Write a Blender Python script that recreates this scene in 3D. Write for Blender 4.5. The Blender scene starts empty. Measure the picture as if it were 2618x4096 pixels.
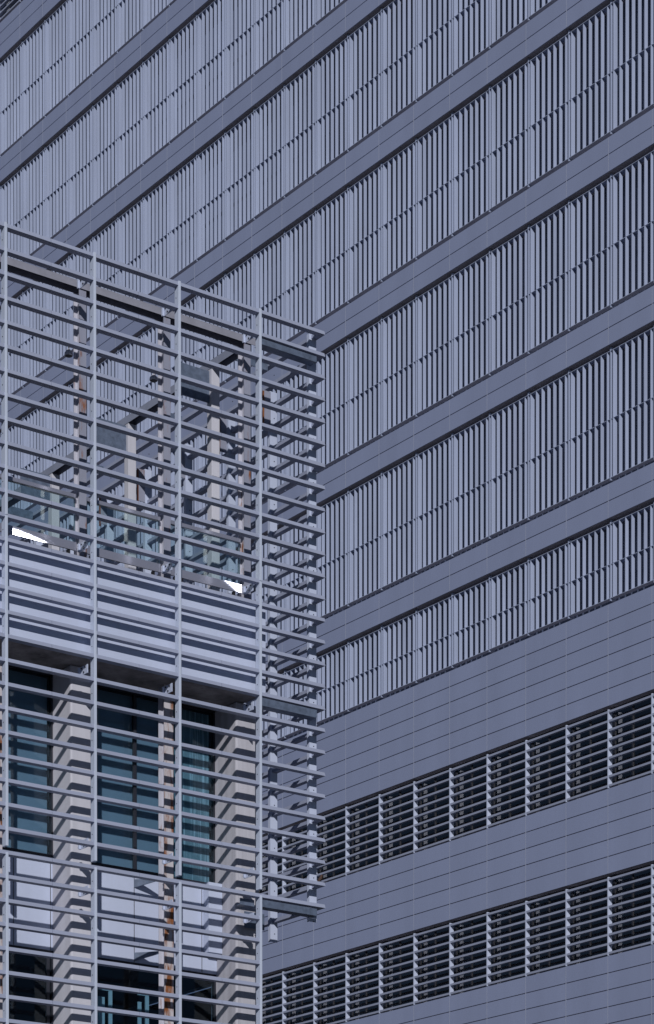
import bpy, bmesh, math, random
from mathutils import Matrix, Vector
C = bpy.context.scene
col = C.collection
random.seed(7)
R = math.radians

# ------------------------------------------------------------------ camera
TH, PIT, ROL = 0.6317180, -0.0119536, 0.00057368
EYE = 1.6
def from_cam_axes(a, b, c):
    return Vector((a*math.cos(TH)+b*math.sin(TH), -a*math.sin(TH)+b*math.cos(TH), c))
fw = from_cam_axes(0, math.cos(PIT), math.sin(PIT))
e1 = from_cam_axes(1, 0, 0)
e2 = from_cam_axes(0, -math.sin(PIT), math.cos(PIT))
rt = e1*math.cos(ROL) - e2*math.sin(ROL)
up = e1*math.sin(ROL) + e2*math.cos(ROL)
cam = bpy.data.cameras.new('camera')
cam.sensor_fit = 'HORIZONTAL'; cam.sensor_width = 36.0
cam.lens = 9939.96/2618*36
cam.shift_y = (6063.36-2048)/2618
cam.clip_start = 0.5; cam.clip_end = 3000
co = bpy.data.objects.new('camera', cam); col.objects.link(co)
m = Matrix((rt, up, -fw)).transposed().to_4x4(); m.translation = Vector((0, 0, EYE))
co.matrix_world = m
C.camera = co

# ------------------------------------------------------------------ sky, sun, exposure
SUN = Vector((-0.502, -0.757, 0.418)).normalized()
elev = math.asin(SUN.z); az = math.atan2(SUN.x, SUN.y)
w = bpy.data.worlds.new('World'); C.world = w; w.use_nodes = True
nt = w.node_tree; bg = nt.nodes['Background']
sk = nt.nodes.new('ShaderNodeTexSky'); sk.sky_type = 'NISHITA'; sk.sun_disc = False
sk.sun_elevation = elev; sk.sun_rotation = az; sk.altitude = 2500; sk.air_density = 0.6; sk.dust_density = 0.0; sk.ozone_density = 1.0
nt.links.new(sk.outputs[0], bg.inputs[0]); bg.inputs[1].default_value = 0.05
sl = bpy.data.lights.new('sun', 'SUN'); sl.energy = 5.0; sl.angle = R(0.53); sl.color = (1.0, 0.965, 0.93)
so = bpy.data.objects.new('sun', sl); col.objects.link(so)
so.rotation_euler = SUN.to_track_quat('Z', 'Y').to_euler(); so.location = SUN*60
C.view_settings.view_transform = 'Standard'; C.view_settings.look = 'None'
C.view_settings.exposure = -0.68; C.view_settings.gamma = 1.0
C.cycles.max_bounces = 8; C.cycles.transparent_max_bounces = 16

# ------------------------------------------------------------------ helpers
class MB:
    def __init__(s): s.v = []; s.f = []
    def box(s, x0, x1, y0, y1, z0, z1):
        b = len(s.v)
        s.v += [(x0,y0,z0),(x1,y0,z0),(x1,y1,z0),(x0,y1,z0),(x0,y0,z1),(x1,y0,z1),(x1,y1,z1),(x0,y1,z1)]
        s.f += [(b,b+3,b+2,b+1),(b+4,b+5,b+6,b+7),(b,b+1,b+5,b+4),(b+1,b+2,b+6,b+5),(b+2,b+3,b+7,b+6),(b+3,b,b+4,b+7)]
        return s
    def hexa(s, lo, hi):            # two matching rings of points, capped
        b = len(s.v); n = len(lo)
        s.v += [tuple(p) for p in lo] + [tuple(p) for p in hi]
        s.f.append(tuple(b+i for i in range(n))[::-1]); s.f.append(tuple(b+n+i for i in range(n)))
        for i in range(n):
            j = (i+1) % n
            s.f.append((b+i, b+j, b+n+j, b+n+i))
        return s
    def tube(s, pts, rad, n=10):
        rings = []
        for i, p in enumerate(pts):
            p = Vector(p)
            d = (Vector(pts[min(i+1, len(pts)-1)]) - Vector(pts[max(i-1, 0)])).normalized()
            a = d.orthogonal().normalized(); c = d.cross(a)
            r = rad[i] if isinstance(rad, (list, tuple)) else rad
            rings.append([p + (a*math.cos(t)+c*math.sin(t))*r for t in [2*math.pi*k/n for k in range(n)]])
        b = len(s.v)
        for rg in rings: s.v += [tuple(q) for q in rg]
        for i in range(len(rings)-1):
            for k in range(n):
                l = (k+1) % n
                s.f.append((b+i*n+k, b+i*n+l, b+(i+1)*n+l, b+(i+1)*n+k))
        s.f.append(tuple(b+k for k in range(n))[::-1]); s.f.append(tuple(b+(len(rings)-1)*n+k for k in range(n)))
        return s
    def mesh(s, name):
        me = bpy.data.meshes.new(name); me.from_pydata(s.v, [], s.f)
        if getattr(s, 'split', None) is not None:
            for i, p in enumerate(me.polygons): p.material_index = 0 if i < s.split else 1
        bm = bmesh.new(); bm.from_mesh(me); bmesh.ops.recalc_face_normals(bm, faces=bm.faces); bm.to_mesh(me); bm.free()
        return me
    def build(s, name, mat, parent=None, smooth=False, bevel=0):
        me = s.mesh(name); me.materials.append(mat)
        if smooth:
            for p in me.polygons: p.use_smooth = True
        o = bpy.data.objects.new(name, me); col.objects.link(o)
        if parent: o.parent = parent
        if bevel:
            bv = o.modifiers.new('bevel', 'BEVEL'); bv.width = bevel; bv.segments = 2; bv.limit_method = 'ANGLE'
        return o
def empty(name, loc, label, cat, group=None):
    o = bpy.data.objects.new(name, None); col.objects.link(o); o.location = loc
    o['label'] = label; o['category'] = cat
    if group: o['group'] = group
    return o
def tag(o, label, cat, group=None):
    o['label'] = label; o['category'] = cat
    if group: o['group'] = group
def copy_to(src, parent, loc=None, children=()):
    c = src.copy(); col.objects.link(c); c.parent = parent
    if loc is not None: c.location = loc
    for ch in children:
        d = ch.copy(); col.objects.link(d); d.parent = c
    return c

# ------------------------------------------------------------------ materials
def new_mat(name):
    m = bpy.data.materials.new(name); m.use_nodes = True
    return m, m.node_tree, m.node_tree.nodes['Principled BSDF']
def noise(nt, scale, detail=3, stretch=None, rough=0.55):
    tc = nt.nodes.new('ShaderNodeTexCoord'); n = nt.nodes.new('ShaderNodeTexNoise')
    n.inputs['Scale'].default_value = scale; n.inputs['Detail'].default_value = detail; n.inputs['Roughness'].default_value = rough
    if stretch:
        mp = nt.nodes.new('ShaderNodeMapping'); mp.inputs['Scale'].default_value = stretch
        nt.links.new(tc.outputs['Object'], mp.inputs[0]); nt.links.new(mp.outputs[0], n.inputs['Vector'])
    else: nt.links.new(tc.outputs['Object'], n.inputs['Vector'])
    return n.outputs['Fac']
def ramp(nt, fac, a, b):
    r = nt.nodes.new('ShaderNodeMapRange'); r.inputs[1].default_value = a; r.inputs[2].default_value = b
    nt.links.new(fac, r.inputs[0]); return r.outputs[0]
def mixc(nt, fac, a, b, mode='MIX'):
    m = nt.nodes.new('ShaderNodeMix'); m.data_type = 'RGBA'; m.blend_type = mode
    if isinstance(fac, float): m.inputs[0].default_value = fac
    else: nt.links.new(fac, m.inputs[0])
    for i, c in ((6, a), (7, b)):
        if isinstance(c, tuple): m.inputs[i].default_value = (*c, 1)
        else: nt.links.new(c, m.inputs[i])
    return m.outputs[2]
def painted(name, c, rough=0.5, dirt=0.10, island=0.0, rust=0.0, metal=0.0, scale=3.0, stretch=(1, 1, 0.18), spec=0.4):
    m, nt, b = new_mat(name)
    f = ramp(nt, noise(nt, scale, 5, stretch), 0.35, 0.75)
    c2 = tuple(x*(1-dirt*2.2) for x in c)
    o = mixc(nt, f, c, c2)
    f2 = noise(nt, scale*7, 4)
    o = mixc(nt, ramp(nt, f2, 0.45, 0.8), o, tuple(x*(1-dirt) for x in c))
    if island:
        g = nt.nodes.new('ShaderNodeNewGeometry')
        h = nt.nodes.new('ShaderNodeMapRange'); h.inputs[3].default_value = 1-island; h.inputs[4].default_value = 1+island
        nt.links.new(g.outputs['Random Per Island'], h.inputs[0])
        hs = nt.nodes.new('ShaderNodeHueSaturation'); nt.links.new(o, hs.inputs['Color']); nt.links.new(h.outputs[0], hs.inputs['Value'])
        o = hs.outputs[0]
    if rust:
        rf = noise(nt, 9.0, 6, (1, 1, 0.22), 0.65)
        rf = ramp(nt, rf, 0.62-rust*0.22, 0.72-rust*0.16)
        rc = mixc(nt, noise(nt, 30, 3), (0.07, 0.022, 0.012), (0.34, 0.13, 0.045))
        o = mixc(nt, rf, o, rc)
    nt.links.new(o, b.inputs['Base Color'])
    b.inputs['Roughness'].default_value = rough; b.inputs['Metallic'].default_value = metal
    b.inputs['Specular IOR Level'].default_value = spec
    bp = nt.nodes.new('ShaderNodeBump'); bp.inputs['Strength'].default_value = 0.12; bp.inputs['Distance'].default_value = 0.004
    nt.links.new(f2, bp.inputs['Height']); nt.links.new(bp.outputs[0], b.inputs['Normal'])
    return m
def glass(name, tint, rough=0.02, refl=1.0, ior=1.5):
    m = bpy.data.materials.new(name); m.use_nodes = True; nt = m.node_tree; nt.nodes.clear()
    out = nt.nodes.new('ShaderNodeOutputMaterial'); t = nt.nodes.new('ShaderNodeBsdfTransparent'); t.inputs[0].default_value = (*tint, 1)
    g = nt.nodes.new('ShaderNodeBsdfGlossy'); g.inputs['Roughness'].default_value = rough; g.inputs[0].default_value = (refl, refl, refl, 1)
    fr = nt.nodes.new('ShaderNodeFresnel'); fr.inputs[0].default_value = ior
    mx = nt.nodes.new('ShaderNodeMixShader')
    nt.links.new(fr.outputs[0], mx.inputs[0]); nt.links.new(t.outputs[0], mx.inputs[1]); nt.links.new(g.outputs[0], mx.inputs[2])
    nt.links.new(mx.outputs[0], out.inputs[0])
    return m
M = dict(
    clad=painted('grey_cladding', (0.262, 0.308, 0.478), 0.5, 0.05, island=0.02, scale=1.2, stretch=(1, 1, 0.12)),
    bead=painted('joint_bead', (0.36, 0.395, 0.51), 0.5, 0.05),
    joint=painted('joint_dark', (0.06, 0.06, 0.075), 0.8, 0.05),
    slat=painted('louvre_metal', (0.362, 0.422, 0.60), 0.42, 0.08, island=0.045, scale=2.0),
    white=painted('white_metal', (0.47, 0.53, 0.705), 0.42, 0.05, scale=2.0),
    post=painted('post_metal', (0.48, 0.545, 0.70), 0.4, 0.06, scale=4.0),
    fin=painted('fin_metal', (0.315, 0.355, 0.495), 0.45, 0.09, scale=2.0, stretch=(0.2, 1, 1)),
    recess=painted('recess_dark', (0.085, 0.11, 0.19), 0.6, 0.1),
    soffit=painted('band_soffit', (0.42, 0.39, 0.42), 0.7, 0.15),
    conc=painted('painted_concrete', (0.515, 0.525, 0.61), 0.75, 0.07, scale=5.0, stretch=(1, 1, 0.08), spec=0.2),
    conc2=painted('stained_concrete', (0.47, 0.475, 0.55), 0.8, 0.15, scale=9.0, stretch=(1, 1, 0.05), spec=0.2),
    rawc=painted('raw_concrete', (0.36, 0.335, 0.34), 0.9, 0.38, scale=2.5, stretch=(1, 1, 1), spec=0.2),
    steel=painted('white_steel', (0.50, 0.51, 0.61), 0.5, 0.10, rust=0.14),
    steelg=painted('grey_steel', (0.27, 0.29, 0.385), 0.55, 0.10, rust=0.3),
    rusty=painted('rusty_steel', (0.52, 0.50, 0.55), 0.6, 0.12, rust=0.62),
    rusted=painted('rusted_metal', (0.17, 0.06, 0.035), 0.8, 0.2, rust=0.8),
    beam=painted('beam_paint', (0.26, 0.27, 0.34), 0.6, 0.12, scale=6, stretch=(1, 1, 1), rust=0.0),
    beamg=painted('beam_grey', (0.25, 0.28, 0.38), 0.55, 0.08),
    galv=painted('galvanised', (0.135, 0.175, 0.265), 0.38, 0.22, metal=0.15, scale=14, stretch=(1, 1, 1), spec=0.6),
    blind=painted('roller_blind', (0.56, 0.54, 0.60), 0.85, 0.05, stretch=(1, 1, 0.3), spec=0.1),
    frame=painted('dark_frame', (0.020, 0.023, 0.036), 0.5, 0.1),
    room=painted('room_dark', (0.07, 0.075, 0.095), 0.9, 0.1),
    roomm=painted('room_partition', (0.42, 0.46, 0.50), 0.7, 0.1),
    part=painted('blind_and_fill_blue', (0.40, 0.46, 0.66), 0.8, 0.25, scale=3),  # for blind stacks, and for panels added to lift the dark glass
    blue=painted('blue_reflection', (0.08, 0.14, 0.85), 0.6, 0.1),  # saturated blue imitating sky reflected in glass
    screen=painted('pale_screen', (0.78, 0.84, 0.86), 0.7, 0.05),
    red=painted('red_seat', (0.35, 0.02, 0.02), 0.6, 0.1),
    gw=glass('window_glass', (0.69, 0.82, 0.895), refl=0.55),
    gt=glass('tower_glass', (0.68, 0.76, 0.84), ior=2.3),
    gb=glass('balustrade_glass', (0.84, 0.93, 0.935)),
    bird=painted('brown_feathers', (0.10, 0.065, 0.055), 0.9, 0.3, scale=60, stretch=(1, 1, 1), spec=0.1),
    dark=painted('dark_metal', (0.02, 0.02, 0.025), 0.4, 0.1),
    asphalt=painted('asphalt', (0.05, 0.05, 0.052), 0.9, 0.2, scale=1.0, stretch=(1, 1, 1)),
    pave=painted('paving', (0.10, 0.097, 0.095), 0.85, 0.15, scale=2.0, stretch=(1, 1, 1)),
)
def polished():
    m, nt, b = new_mat('polished_steel')
    b.inputs['Base Color'].default_value = (0.42, 0.44, 0.56, 1); b.inputs['Metallic'].default_value = 0.6
    b.inputs['Roughness'].default_value = 0.2
    bp = nt.nodes.new('ShaderNodeBump'); bp.inputs['Strength'].default_value = 0.25; bp.inputs['Distance'].default_value = 0.02
    nt.links.new(noise(nt, 2.5, 2), bp.inputs['Height']); nt.links.new(bp.outputs[0], b.inputs['Normal'])
    return m
M['pol'] = polished()
def curtain():
    m, nt, b = new_mat('curtain_cloth')
    f = noise(nt, 22, 4, (1, 1, 0.025), 0.7)
    o = mixc(nt, ramp(nt, f, 0.53, 0.60), (0.42, 0.48, 0.50), (0.95, 0.97, 0.98))
    nt.links.new(o, b.inputs['Base Color']); b.inputs['Roughness'].default_value = 0.9
    return m
M['curt'] = curtain()

# ------------------------------------------------------------------ ground
g = MB().box(-400, 500, -400, 600, -0.5, 0.0).build('ground', M['asphalt']); g['kind'] = 'structure'
g = MB().box(10, 38.6, 18, 110, 0.0, 0.12).build('pavement', M['pave']); g['kind'] = 'structure'

# ================================================================== TOWER (long facade on the right)
XA, YA, XB, YB = 40.5775, 54.5715, 16.5290, 29.9286
Z = EYE
tower = empty('office_building', (XA, YA, 0), 'tall grey clad office building with rows of vertical metal louvres, filling the background', 'building')
N0, N1 = -20, 12           # bay joints along the facade (1.5 m bays, local y = -1.5 n)
def yn(n): return -1.5*n
G = 0.0115
def band(z0, z1, rows, name='cladding_band', deep=0.46):
    """fibre panels in front of a backing wall; rows = list of joint heights"""
    mb = MB()
    zs = [z0] + rows + [z1]
    for n in range(N0, N1):
        ya, yb = yn(n+1)+0.006, yn(n)-0.006
        for a, b in zip(zs[:-1], zs[1:]):
            za = a if a == z0 else a+G
            zb = b if b == z1 else b-G
            mb.box(0, 0.022, ya, yb, za+Z, zb+Z)
    mb.split = len(mb.f)
    for n in range(N0, N1+1):
        mb.box(-0.002, 0.0235, yn(n)-0.0045, yn(n)+0.0045, z0+0.002+Z, z1-0.002+Z)
    o = mb.build(name, M['clad'], tower); o.data.materials.append(M['bead'])
    bk = MB().box(0.024, deep, yn(N1), yn(N0), z0+0.004+Z, z1-0.004+Z).build('band_backing', M['soffit'] if deep < 1 else M['soffit'], o)
    return o
P = 4.11
tops = [23.881 + P*i for i in range(0, 6)]
for i, t in enumerate(tops):
    band(t-0.808, t, [t-0.404])
band(47.74, 48.90, [48.16, 48.56])
band(18.612, 21.018, [18.612+0.401*k for k in range(1, 6)], deep=6)
band(14.619, 16.636, [14.619+0.4034*k for k in range(1, 5)], deep=6)
band(8.0, 12.649, [12.649-0.4034*k for k in range(11, 0, -1)], deep=6)
# main body: closed box behind the louvre zones, room volume behind the window rows
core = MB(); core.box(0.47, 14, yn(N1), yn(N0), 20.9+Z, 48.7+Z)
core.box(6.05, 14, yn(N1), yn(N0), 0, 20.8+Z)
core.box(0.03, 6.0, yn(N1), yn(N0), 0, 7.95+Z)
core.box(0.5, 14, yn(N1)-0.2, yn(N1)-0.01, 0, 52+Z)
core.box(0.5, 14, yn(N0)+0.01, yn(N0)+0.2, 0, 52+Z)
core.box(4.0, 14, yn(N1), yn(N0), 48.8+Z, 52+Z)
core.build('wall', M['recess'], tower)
MB().box(0.0, 14.2, yn(N1)-0.2, yn(N0)+0.2, 52.0+Z, 52.6+Z).build('roof', M['clad'], tower)

# louvre panels -----------------------------------------------------
def louvre_mb(mb, y0, z0, z1, zm):
    """one bay of vertical blades in two tiers; y0 = right-hand joint, bay runs to y0+1.5"""
    a, b = 0.075, 0.168
    for k in range(7):
        yc = y0 + 1.5 - 0.06 - k*0.2143     # k = 0 is next to the left-hand joint
        bb = b+0.03 if k in (0, 6) else b
        for s, e in ((z0+0.012, zm-0.006), (zm+0.006, z1-0.012)):
            jx = random.uniform(-0.003, 0.003)
            pr = [(a+jx, yc-0.030), (a+0.004+jx, yc-0.040), (bb+jx, yc-0.040), (bb+jx, yc-0.002), (a+0.010+jx, yc-0.002)]
            mb.hexa([(p, q, s) for p, q in pr], [(p, q, e) for p, q in pr])
    for zz, t, x0 in ((z0, 0.012, a-0.004), (zm-0.006, 0.012, a+0.012), (z1-0.012, 0.012, a-0.004)):
        mb.box(x0, b+0.045, y0+0.012, y0+1.488, zz, zz+t)
    # joint mullion
    mb.box(0.085, 0.26, y0-0.006, y0+0.030, z0-0.05, z1+0.085)
def storey(i):
    if i == 0: return (21.018+0.165+Z, 23.073-0.11+Z, 22.005+Z)
    t = 23.881 + P*(i-1)
    return (t+0.165+Z, t+P-0.808-0.11+Z, t+1.575+Z)
cands = []
from bpy_extras.object_utils import world_to_camera_view
bpy.context.view_layer.update()
for i in range(7):
    z0, z1, zm = storey(i)
    for n in range(N0, N1):
        ps = [world_to_camera_view(C, co, Vector((XA+0.1, YA+yn(a), zz))) for a in (n, n+1) for zz in (z0, z1)]
        xs = [min(max(p.x, 0), 1) for p in ps]; ys = [min(max(p.y, 0), 1) for p in ps]
        # the strip of wall hidden by the nearer building hardly shows
        area = (max(xs)-min(xs))*(max(ys)-min(ys))
        cands.append((area, i, n))
cands.sort(reverse=True)
best = set((i, n) for a, i, n in cands[:100] if a > 0)
protos = {}
rest = MB()
for a, i, n in cands:
    z0, z1, zm = storey(i)
    if (i, n) in best:
        key = 0 if i == 0 else 1 + (n % 3)
        if key not in protos:
            mb = MB(); louvre_mb(mb, 0, 0, z1-z0, zm-z0)
            protos[key] = o = mb.build('louvre_panel', M['slat'], tower)
        else: o = copy_to(protos[key], tower)
        o.location = (0, yn(n+1), z0)
        o['group'] = 'louvre panels of the facade'
    else:
        louvre_mb(rest, yn(n+1), z0, z1, zm)
ro = rest.build('louvre_panel', M['slat'], tower); ro['kind'] = 'stuff'

# window bays with horizontal louvres --------------------------------
def window_proto(h):
    """h = height from first blade top to last blade bottom; local origin at right joint, bottom"""
    fr = MB()
    fr.box(0.0, 0.125, -0.016, 0.016, -0.03, h+0.03)                         # mullion blade
    o = fr.build('window', M['white'])
    lv = MB(); st = (h-0.05)/8
    for k in range(9):
        z = st*k
        lo = [(0.006, 0.017, z), (0.118, 0.017, z+0.012), (0.118, 0.017, z+0.020), (0.012, 0.017, z+0.050), (0.004, 0.017, z+0.050)]
        hi = [(p[0], 1.483, p[2]) for p in lo]
        lv.hexa(lo, hi)
    l = lv.build('sunshade_louvre', M['fin'], o)
    pn = MB().box(0.225, 0.233, 0.03, 1.47, -0.06, h+0.12).build('pane', M['gt'], o)
    gf = MB(); gf.box(0.20, 0.26, -0.03, 0.03, -0.1, h+0.16); gf.box(0.20, 0.26, 0.85, 0.89, -0.1, h+0.16)
    gf.box(0.205, 0.255, 0.03, 1.47, -0.1, -0.06); gf.box(0.205, 0.255, 0.03, 1.47, h+0.12, h+0.16)
    f = gf.build('frame', M['frame'], o)
    return o, [l, pn, f]
H1 = 1.81
wo, wch = window_proto(H1)
first = True
rows = [(16.683, range(-6, 11)), (12.695, range(-8, 11)), (49.0, range(-18, -9))]
for zb, rg in rows:
    for n in rg:
        if first: o = wo; o.parent = tower; first = False
        else: o = copy_to(wo, tower, children=wch)
        o.location = (0, yn(n), zb+Z); o['group'] = 'louvred windows of the facade'
for zb, rg in rows[:2]:
    for a, b in ((rg[0], N0), (N1, rg[-1]+1)):
        pass
    MB().box(0.03, 0.25, yn(rg[0])+0.04, yn(N0), zb-0.05+Z, zb+H1+0.12+Z).build('blank_wall', M['clad'], tower)
    MB().box(0.03, 0.25, yn(N1), yn(rg[-1]+1)+1.44, zb-0.05+Z, zb+H1+0.12+Z).build('blank_wall', M['clad'], tower)
# things just inside the glass: blind bundles, pale panels, seats
ib = MB(); it = MB(); ir = MB(); ic = MB(); iw = MB()
rr = random.Random(11)
for zb, rg in rows[:2]:
    for n in rg:
        y = yn(n)
        if rr.random() < 0.45: q0 = rr.uniform(0.2, 0.9); ib.box(0.30, 0.34, y-q0-rr.uniform(0.05, 0.14), y-q0, zb+Z, zb+1.9+Z)
        if rr.random() < 0.5: ib.box(0.30, 0.33, y-1.20, y-1.12, zb+Z, zb+1.9+Z)
        dep = rr.uniform(0.36, 0.7); y2 = y-rr.uniform(0.0, 0.6)
        if rr.random() < 0.75: iw.box(dep, dep+0.04, y2-rr.uniform(0.5, 0.95), y2, zb-0.05+Z, zb+rr.uniform(1.2, 1.95)+Z)
        if rr.random() < 0.2:
            o0 = rr.uniform(0.0, 0.12)
            for k in range(8):
                zz = zb+o0+k*0.22+Z
                ic.hexa([(0.34, y-0.62, zz), (0.5, y-0.56, zz), (0.5, y-0.55, zz+0.02), (0.34, y-0.61, zz+0.02)],
                        [(0.34, y-0.50, zz+0.16), (0.5, y-0.47, zz+0.16), (0.5, y-0.46, zz+0.18), (0.34, y-0.49, zz+0.18)])
        if rr.random() < 0.45:
            a = rr.uniform(0.1, 0.7); zz = zb+rr.uniform(0.2, 0.8)+Z
            it.box(0.9, 1.0, y-a-0.55, y-a, zz, zz+0.2)
ib.build('blind_stack', M['part'], tower)
iw.build('blue_fill_panel', M['part'], tower)  # panels added behind the glass to give it the bluish tone of reflected sky
ic.build('inner_bracket', M['roomm'], tower)
it.build('interior_panel', M['roomm'], tower)
for n in (0, 1):
    y = yn(n)
    ir.box(0.6, 0.9, y-0.55, y-0.12, 12.75+Z, 13.1+Z); ir.box(0.62, 0.7, y-0.5, y-0.16, 13.15+Z, 13.42+Z)
ir.build('red_chair', M['red'], tower, bevel=0.03)
MB().box(0.32, 0.36, yn(-10), yn(-18), 48.9+Z, 51+Z).build('blue_reflection', M['blue'], tower)  # blue sheet stands in for the sky's reflection in the top windows

# ================================================================== NEAR BUILDING (screen of horizontal fins)
near = empty('louvred_building', (XB, YB, 0), 'nearer building at left, wrapped in a screen of long horizontal metal fins', 'building')
TIP = 5.352
zf = [17.082-0.32645*i for i in range(0, 47)]
D, H = 0.098, 0.053
joints = [-2.9, -0.71, 0.69, 2.10, 3.50]
for i, z in enumerate(zf):
    z += Z
    end = TIP if i <= 26 else 4.2
    cuts = [j for j in joints] + [end]
    mb = MB()
    for k in range(len(cuts)-1):
        a = cuts[k]+(0.003 if k else 0); b = cuts[k+1]-(0.003 if k < len(cuts)-2 else 0)
        prof = [(0.0, 0.0), (D, -0.004), (D, H-0.006), (0.010, H)]
        last = (k == len(cuts)-2 and i <= 26)
        lo = [(a, y, z+q) for y, q in prof]
        hi = [(b-(y if last else 0), y, z+q) for y, q in prof]
        mb.hexa(lo, hi)
    o = mb.build('sunshade_fin', M['fin'], near); o['group'] = 'horizontal fins of the screen'
    if i <= 26:
        mb = MB(); E = 13.0
        prof = [(0.0, 0.0), (D, -0.004), (D, H-0.006), (0.010, H)]
        y0s = [0.0, 1.2*1.5, 4.2, 6.6, 9.0, E]
        for k in range(len(y0s)-1):
            a = y0s[k]+(0.003 if k else 0); b = y0s[k+1]-0.003
            lo = [(TIP-x-0.0008, a+(x+0.0012 if k == 0 else 0), z+q) for x, q in prof]
            hi = [(TIP-x-0.0008, b, z+q) for x, q in prof]
            mb.hexa(lo, hi)
        o = mb.build('sunshade_fin', M['fin'], near); o['group'] = 'horizontal fins of the screen'
ztop = zf[0]+0.065+Z
# front posts: rectangular tubes, broken into lengths
for k in range(-2, 4):
    x1 = 1.4*k+0.003
    mb = MB()
    for za, zb in ((1.0, 8.62+Z), (8.71+Z, 13.19+Z), (13.197+Z, ztop)):
        mb.box(x1-0.040, x1, -0.004, D+0.004, za, zb)
    o = mb.build('sunshade_post', M['post'], near, bevel=0.003); o['group'] = 'upright posts of the screen'
    bt = MB()
    for i in range(0, 44, 2):
        bt.tube([(x1-0.0402, 0.058, zf[i]-0.16+Z), (x1-0.046, 0.058, zf[i]-0.16+Z)], 0.006, 8)
    bt.build('bolt', M['dark'], o)
# side posts: plates facing the front
for d in (0.22, 1.24, 2.37, 3.60, 4.82, 6.02, 7.22, 8.42, 9.62, 10.82, 12.02):
    mb = MB()
    zb = (8.30 if d > 0.5 else 8.42)+Z
    t = ztop if d < 0.5 else zf[1]-0.1+Z
    mb.box(5.222, 5.346, d, d+0.012, zb, t)
    mb.box(5.214, 5.2215, d, d+0.06, zb, t)
    o = mb.build('sunshade_post', M['white'], near); o['group'] = 'upright posts of the screen'
    bt = MB()
    for i in range(0, 27, 2):
        bt.tube([(5.29, d-0.0005, zf[i]-0.17+Z), (5.29, d-0.008, zf[i]-0.17+Z)], 0.007, 8)
    bt.build('bolt', M['dark'], o)
# spandrel of the terrace slab
sp = MB(); sp.box(-3, 4.40, 0.19, 0.23, 11.612+Z, 12.95+Z); sp.box(4.36, 4.40, 0.232, 0.66, 11.612+Z, 12.95+Z)
sp.build('spandrel', M['white'], near)
MB().box(-3, 4.352, 0.236, 11, 11.62+Z, 12.99+Z).build('floor_slab', M['rawc'], near)
# concrete columns
def concrete(x0, x1, d0, d1, z0, z1, mat):
    o = MB().box(x0, x1, d0, d1, z0, z1).build('concrete_column', mat, near, bevel=0.025); return o
concrete(1.377, 1.72, 0.67, 1.22, 0, 11.618+Z, M['conc'])
concrete(4.20, 4.62, 0.67, 1.36, 0, 11.618+Z, M['conc2'])
concrete(-1.45, -1.10, 0.67, 1.22, 0, 11.618+Z, M['conc'])
# steel H columns: front flange, web, back flange
def hcol(x0, wdt, z0, z1, front, back):
    f = MB().box(x0, x0+wdt, 0.64, 0.652, z0, z1).build('steel_column', front, near)
    b = MB(); b.box(x0, x0+wdt, 0.79, 0.802, z0, z1); b.box(x0+wdt/2-0.004, x0+wdt/2+0.004, 0.653, 0.789, z0, z1)
    b.build('back_flange', back, f)
for x0 in (0.105, 2.922): hcol(x0, 0.155, 0, 11.618+Z, M['rusty'], M['steel'])
for x0, mt in ((0.105, M['steelg']), (1.509, M['steelg']), (2.922, M['steelg']), (4.331, M['steelg'])): hcol(x0, 0.115, 12.99+Z, 16.925+Z, mt, M['steel'])
# pergola: front beam, side beam with its columns and cross beams
def channel(name, x0, x1, y0, y1, z0, z1, mat, along):     # open below: two webs, a top plate, dark lining as painted shade
    b = MB(); t = 0.008
    b.box(x0, x1, y0, y1, z1-t, z1)
    if along == 'x': b.box(x0, x1, y0, y0+t, z0, z1-t-0.0005); b.box(x0, x1, y1-t, y1, z0, z1-t-0.0005)
    else: b.box(x0, x0+t, y0, y1, z0, z1-t-0.0005); b.box(x1-t, x1, y0, y1, z0, z1-t-0.0005)
    o = b.build(name, mat, near)
    c = MB(); c.box(x0+0.01, x1-0.01, y0+0.01, y1-0.01, z1-t-0.012, z1-t-0.001); c.build('shade_lining', M['dark'], o)  # near-black sheet paints the shade inside the hollow beam
channel('pergola_beam', -1.4, 4.56, 0.62, 0.80, 16.927+Z, 17.03+Z, M['beam'], 'x')
channel('pergola_beam', 4.40, 4.555, 0.802, 12.9, 16.93+Z, 17.05+Z, M['beamg'], 'y')
for d in (1.62, 4.02, 6.45, 8.85, 11.25):
    o = MB().box(4.405, 4.55, d, d+0.13, 12.99+Z, 16.928+Z).build('terrace_column', M['conc'], near, bevel=0.006)
    pl = MB(); pl.box(3.86, 4.402, d+0.06, d+0.075, 16.42+Z, 16.90+Z); pl.build('cross_plate', M['galv'], o)
    pl = MB(); pl.box(4.552, 5.21, d-0.33, d-0.315, 16.98+Z, 17.12+Z); pl.build('bracket', M['galv'], o)
for d in (1.2, 2.4, 3.6, 4.8, 6.0):
    pl = MB(); pl.box(5.05, 5.20, d-0.002, d+0.012, 16.10+Z, 16.62+Z); o = pl.build('bracket_plate', M['steelg'], near)
    MB().box(5.046, 5.068, d-0.02, d-0.004, 16.05+Z, 16.60+Z).build('rust_streak', M['rusted'], o)
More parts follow.
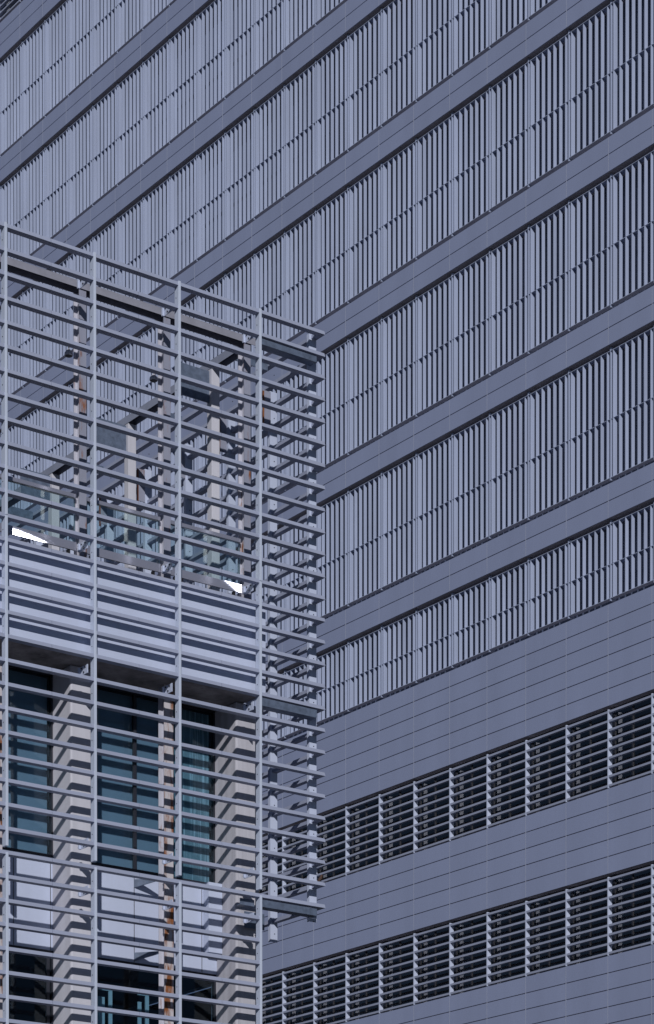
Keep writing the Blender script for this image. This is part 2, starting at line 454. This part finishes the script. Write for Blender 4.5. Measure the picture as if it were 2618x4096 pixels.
# brackets tying each post to the column behind
for x0 in (-1.42, -0.03, 1.37, 2.765, 4.17):
    for z in (16.80, 13.13, 11.40, 8.98, 8.32):
        b = MB()
        b.box(x0-0.055, x0-0.045, D+0.005, 0.33, z-0.06+Z, z+0.06+Z)
        b.box(x0-0.080, x0-0.0555, 0.30, 0.33, z-0.055+Z, z+0.055+Z)
        o = b.build('bracket', M['white'], near)
        q = MB()
        for dz in (-0.03, 0.03):
            q.tube([(x0-0.068, 0.332, z+dz+Z), (x0-0.068, 0.345, z+dz+Z)], 0.008, 6)
        for dd, dz in ((0.16, 0.03), (0.20, -0.03), (0.26, 0.035)):
            q.tube([(x0-0.0552, dd, z+dz+Z), (x0-0.068, dd, z+dz+Z)], 0.011, 6)
        q.build('bolt', M['dark'], o)
# galvanised corner brackets
for z0, z1, xa in ((16.652, 16.735, 4.21), (11.40, 11.515, 4.21), (8.466, 8.570, 3.90)):
    b = MB()
    if xa < 4:
        b.box(xa, 4.150, 0.125, 0.137, z0+0.01+Z, z1+Z); b.box(xa, 4.150, 0.1372, 0.24, z0+0.01+Z, z0+0.020+Z)
        xa = 4.21
    b.box(xa, 5.215, 0.03, 0.042, z0+Z, z1+Z); b.box(xa, 5.215, 0.0422, 0.19, z0+Z, z0+0.010+Z)
    b.build('corner_bracket', M['galv'], near)
b = MB(); b.box(4.30, 4.66, 0.60, 0.61, 8.28+Z, 8.52+Z); b.build('corner_bracket', M['galv'], near)

# windows of the near building ----------------------------------------
bays = [(-1.10, 1.36, 1.2, 0.10), (1.735, 4.18, 1.2, 2.76)]
def room_window(x0, x1, d, z0, z1, mulls, cover):
    fr = MB(); t = 0.022
    fr.box(x0, x0+t, d-0.03, d+0.05, z0, z1); fr.box(x1-t, x1, d-0.03, d+0.05, z0, z1)
    fr.box(x0+t, x1-t, d-0.03, d+0.05, z0, z0+0.03); fr.box(x0+t, x1-t, d-0.03, d+0.05, z1-0.03, z1)
    for mx in mulls: fr.box(mx-0.024, mx+0.024, d-0.015, d+0.03, z0+0.03, z1-0.03)
    o = fr.build('window', M['frame'], near)
    MB().box(x0+t, x1-t, d, d+0.008, z0+0.03, z1-0.03).build('pane', M['gw'], o)
    if cover: MB().box(x0+t, x1-t, d+0.10, d+0.105, z0+0.03, z1-0.03).build('curtain' if cover == M['curt'] else 'blind', cover, o)
    return o
wz = (9.0+Z, 11.61+Z)
room_window(-1.09, 1.372, 1.2, *wz, [0.1], M['blind'])
room_window(1.725, 3.30, 1.2, *wz, [2.765], M['blind'])
room_window(3.32, 4.198, 1.26, *wz, [], M['curt'])
for (x0, x1) in ((-1.09, 1.375), (1.722, 4.198)):
    b = MB(); b.box(x0, x1, 1.19, 1.23, 7.665+Z, 8.995+Z)
    o = b.build('white_panel', M['white'], near)
    for xm in ((0.74, 1.34) if x1 < 2 else (2.745, 3.93)):
        MB().box(xm-0.004, xm+0.004, 1.184, 1.189, 7.67+Z, 8.99+Z).build('panel_joint', M['joint'], o)
b = MB(); b.box(3.955, 4.197, 1.04, 1.189, 7.95+Z, 8.99+Z); b.build('pier_casing', M['white'], near)
for zz in (8.83, 7.76):
    b = MB(); b.hexa([(2.74, 1.185, zz-0.07+Z), (2.74, 1.185, zz+0.05+Z), (2.90, 1.0, zz+0.05+Z), (2.90, 1.0, zz+0.0+Z)],
                     [(2.76, 1.188, zz-0.07+Z), (2.76, 1.188, zz+0.05+Z), (3.02, 0.82, zz+0.05+Z), (3.02, 0.82, zz+0.02+Z)])
    b.build('bracket', M['galv'], near)
wl = (4.4+Z, 7.66+Z)
room_window(-1.09, 1.372, 1.2, *wl, [1.30], None)
room_window(1.725, 3.30, 1.2, *wl, [], None)
room_window(3.32, 4.198, 1.24, *wl, [], None)
# room shell (open towards the side window at the corner)
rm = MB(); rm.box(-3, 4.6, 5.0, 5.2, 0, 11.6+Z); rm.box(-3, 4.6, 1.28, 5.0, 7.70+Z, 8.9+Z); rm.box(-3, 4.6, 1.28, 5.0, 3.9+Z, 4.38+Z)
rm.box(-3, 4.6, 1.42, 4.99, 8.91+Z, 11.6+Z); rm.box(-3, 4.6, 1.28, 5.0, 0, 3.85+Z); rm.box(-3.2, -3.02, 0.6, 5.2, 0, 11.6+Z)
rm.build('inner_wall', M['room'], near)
sw = MB(); sw.box(4.60, 4.62, 3.8, 11, 0, 11.6+Z); sw.box(4.602, 4.622, 1.37, 3.79, 0, 4.4+Z); sw.box(4.602, 4.622, 1.37, 3.79, 7.66+Z, 11.6+Z)
sw.build('side_wall', M['white'], near)
o = MB().box(4.60, 4.608, 1.42, 3.78, 4.42+Z, 7.64+Z).build('side_pane', M['gw'], near)
for x0, x1 in ((1.80, 2.42), (2.86, 3.05)):
    b = MB(); d = 1.27
    za, zb = 5.4+Z, 7.28+Z
    for (a, c, e, f) in ((x0, x1, zb-0.06, zb), (x1-0.06, x1, za, zb-0.062), (x0, x1-0.13, za, zb-0.16)):
        b.box(a, c, d, d+0.02, e, f)
    b.build('inner_screen', M['screen'], near)

# ------------------------------------------------------------------ glass balustrades on the terrace
bal = [(0.235, 1.50, 'leftmost glass balustrade on the roof terrace, bright sun glare across its lower steel trim'),
       (1.635, 2.915, 'middle glass balustrade of the roof terrace with dull grey lower trim'),
       (3.05, 4.325, 'rightmost glass balustrade on the roof terrace, next to the rust streaked corner column')]
for x0, x1, lb in bal:
    t = empty('glass_balustrade', (XB+(x0+x1)/2, YB+0.74, 12.99+Z), lb, 'balustrade', 'glass balustrades on the roof terrace')
    hx = (x1-x0)/2
    MB().box(-hx, hx, -0.03, 0.03, 1.005, 1.065).build('top_rail', M['pol'], t, bevel=0.008)
    MB().box(-hx+0.01, hx-0.01, -0.006, 0.006, 0.36, 1.004).build('glass_pane', M['gb'], t)
    # lower steel trim: a thin sheet, with pleats added and angled to produce the sun glints
    lo, hi = 0.262, 0.380
    xs = []; x = -hx
    pleat = {'left': (-hx+0.20, hx*0.55), 'right': (hx*0.34, hx-0.004), 'mid': (9, 9)}['left' if 'leftmost' in lb else 'right' if 'rightmost' in lb else 'mid']
    prof = []                       # (x, x of the pleat's start, bottom and top of the pleated part here)
    def amount(x_, q):              # 1 = fully pleated; q = 0 bottom edge .. 1 top edge
        if lb.startswith('leftmost'):
            e = (x_-pleat[0])/(pleat[1]-pleat[0]); lim = 1.1-0.95*e**1.3
            return max(0.0, min(1.0, (lim-q)*2.5))*max(0.0, min(1.0, (1.0-e)*3))
        e = (x_-pleat[0])/(pleat[1]-pleat[0]); lim = 1.0-1.9*e
        return max(0.0, min(1.0, (q-lim)*1.8)) if e > 0.05 else 0.0
    while x < hx-1e-6:
        if pleat[0] <= x < pleat[1]:
            x2 = min(x+0.016, hx); prof.append((x, x)); prof.append((x2-0.0012, x)); x = x2
        else:
            prof.append((x, x)); x = min(x+0.05, hx, pleat[0] if x < pleat[0] else 99)
    prof.append((hx, hx))
    mb = MB(); nn = len(prof); NR = 7
    for k in range(NR):
        q = k/(NR-1)
        for px_, sx_ in prof:
            mb.v.append((px_, -0.036-0.616*(px_-sx_)*(amount(sx_, q) if px_ > sx_ else 0), lo+(hi-lo)*q))
    for zz in (hi, lo):
        for px_, sx_ in prof: mb.v.append((px_, -0.012, zz))
    RR = NR+2
    for i in range(nn-1):
        for q in range(RR):
            a_, b_ = q*nn+i, ((q+1) % RR)*nn+i
            mb.f.append((a_, a_+1, b_+1, b_))
    mb.f.append(tuple(q*nn for q in range(RR))); mb.f.append(tuple(q*nn+nn-1 for q in range(RR)))
    mb.build('base_trim', M['pol'], t)
    b = MB(); b.box(-hx+0.1, -hx+0.14, -0.02, 0.02, 0.0, 0.26); b.box(hx-0.14, hx-0.1, -0.02, 0.02, 0.0, 0.26)
    b.build('foot', M['dark'], t)

# ------------------------------------------------------------------ two dome lamps on the steel columns
def lamp(x, z, lb):
    t = empty('dome_lamp', (XB+x, YB+0.80, z+Z), lb, 'lamp', 'dome lamps on the terrace columns')
    MB().tube([(0, 0, -0.055), (0, 0, -0.045), (0, 0, -0.01), (0, 0, 0.02), (0, 0, 0.045)], [0.055, 0.062, 0.058, 0.034, 0.014], 20).build('shade', M['steel'], t, smooth=True)
    MB().tube([(0, 0, -0.062), (0, 0, -0.0555)], [0.040, 0.052], 20).build('lens', M['dark'], t)
    MB().tube([(0, 0, 0.045), (0, 0, 0.085), (0.03, 0, 0.10), (0.07, 0, 0.10)], 0.010, 8).build('arm', M['dark'], t)
lamp(1.43, 16.07, 'small dome lamp on the left rusty terrace column')
lamp(2.85, 16.09, 'small dome lamp on the middle terrace column')

# ------------------------------------------------------------------ bird on a fin end
def bird():
    t = empty('bird', (XB+5.285, YB+0.035, zf[25]+H+Z-0.004), 'small brown bird perched at the outer corner of a fin, low on the screen', 'bird')
    pts = [(-0.052, 0, 0.000), (-0.036, 0, 0.012), (-0.022, 0, 0.030), (-0.006, 0, 0.052), (0.008, 0, 0.074), (0.014, 0, 0.090), (0.018, 0, 0.104), (0.022, 0, 0.116), (0.024, 0, 0.124)]
    rad = [0.006, 0.012, 0.022, 0.028, 0.026, 0.019, 0.018, 0.014, 0.004]
    MB().tube(pts, rad, 14).build('body', M['bird'], t, smooth=True)
    MB().tube([(0.034, 0, 0.108), (0.050, 0, 0.105)], [0.005, 0.001], 8).build('beak', M['dark'], t)
    MB().hexa([(-0.030, -0.010, 0.012), (-0.030, 0.010, 0.012), (-0.026, 0.010, 0.020), (-0.026, -0.010, 0.020)],
              [(-0.075, -0.014, -0.028), (-0.075, 0.014, -0.028), (-0.073, 0.014, -0.024), (-0.073, -0.014, -0.024)]).build('tail', M['bird'], t)
    for s in (-1, 1):
        MB().tube([(0.006, s*0.020, 0.080), (-0.010, s*0.026, 0.056), (-0.034, s*0.020, 0.022), (-0.052, s*0.010, 0.0)], [0.006, 0.014, 0.011, 0.003], 8).build('wing', M['bird'], t, smooth=True)
        MB().tube([(0.0, s*0.010, 0.032), (0.006, s*0.011, 0.012), (0.004, s*0.011, 0.002), (0.018, s*0.012, 0.003)], 0.0022, 6).build('leg', M['dark'], t)
        MB().tube([(0.0275, s*0.0155, 0.110), (0.029, s*0.0165, 0.110)], 0.0026, 8).build('eye', M['dark'], t)
bird()
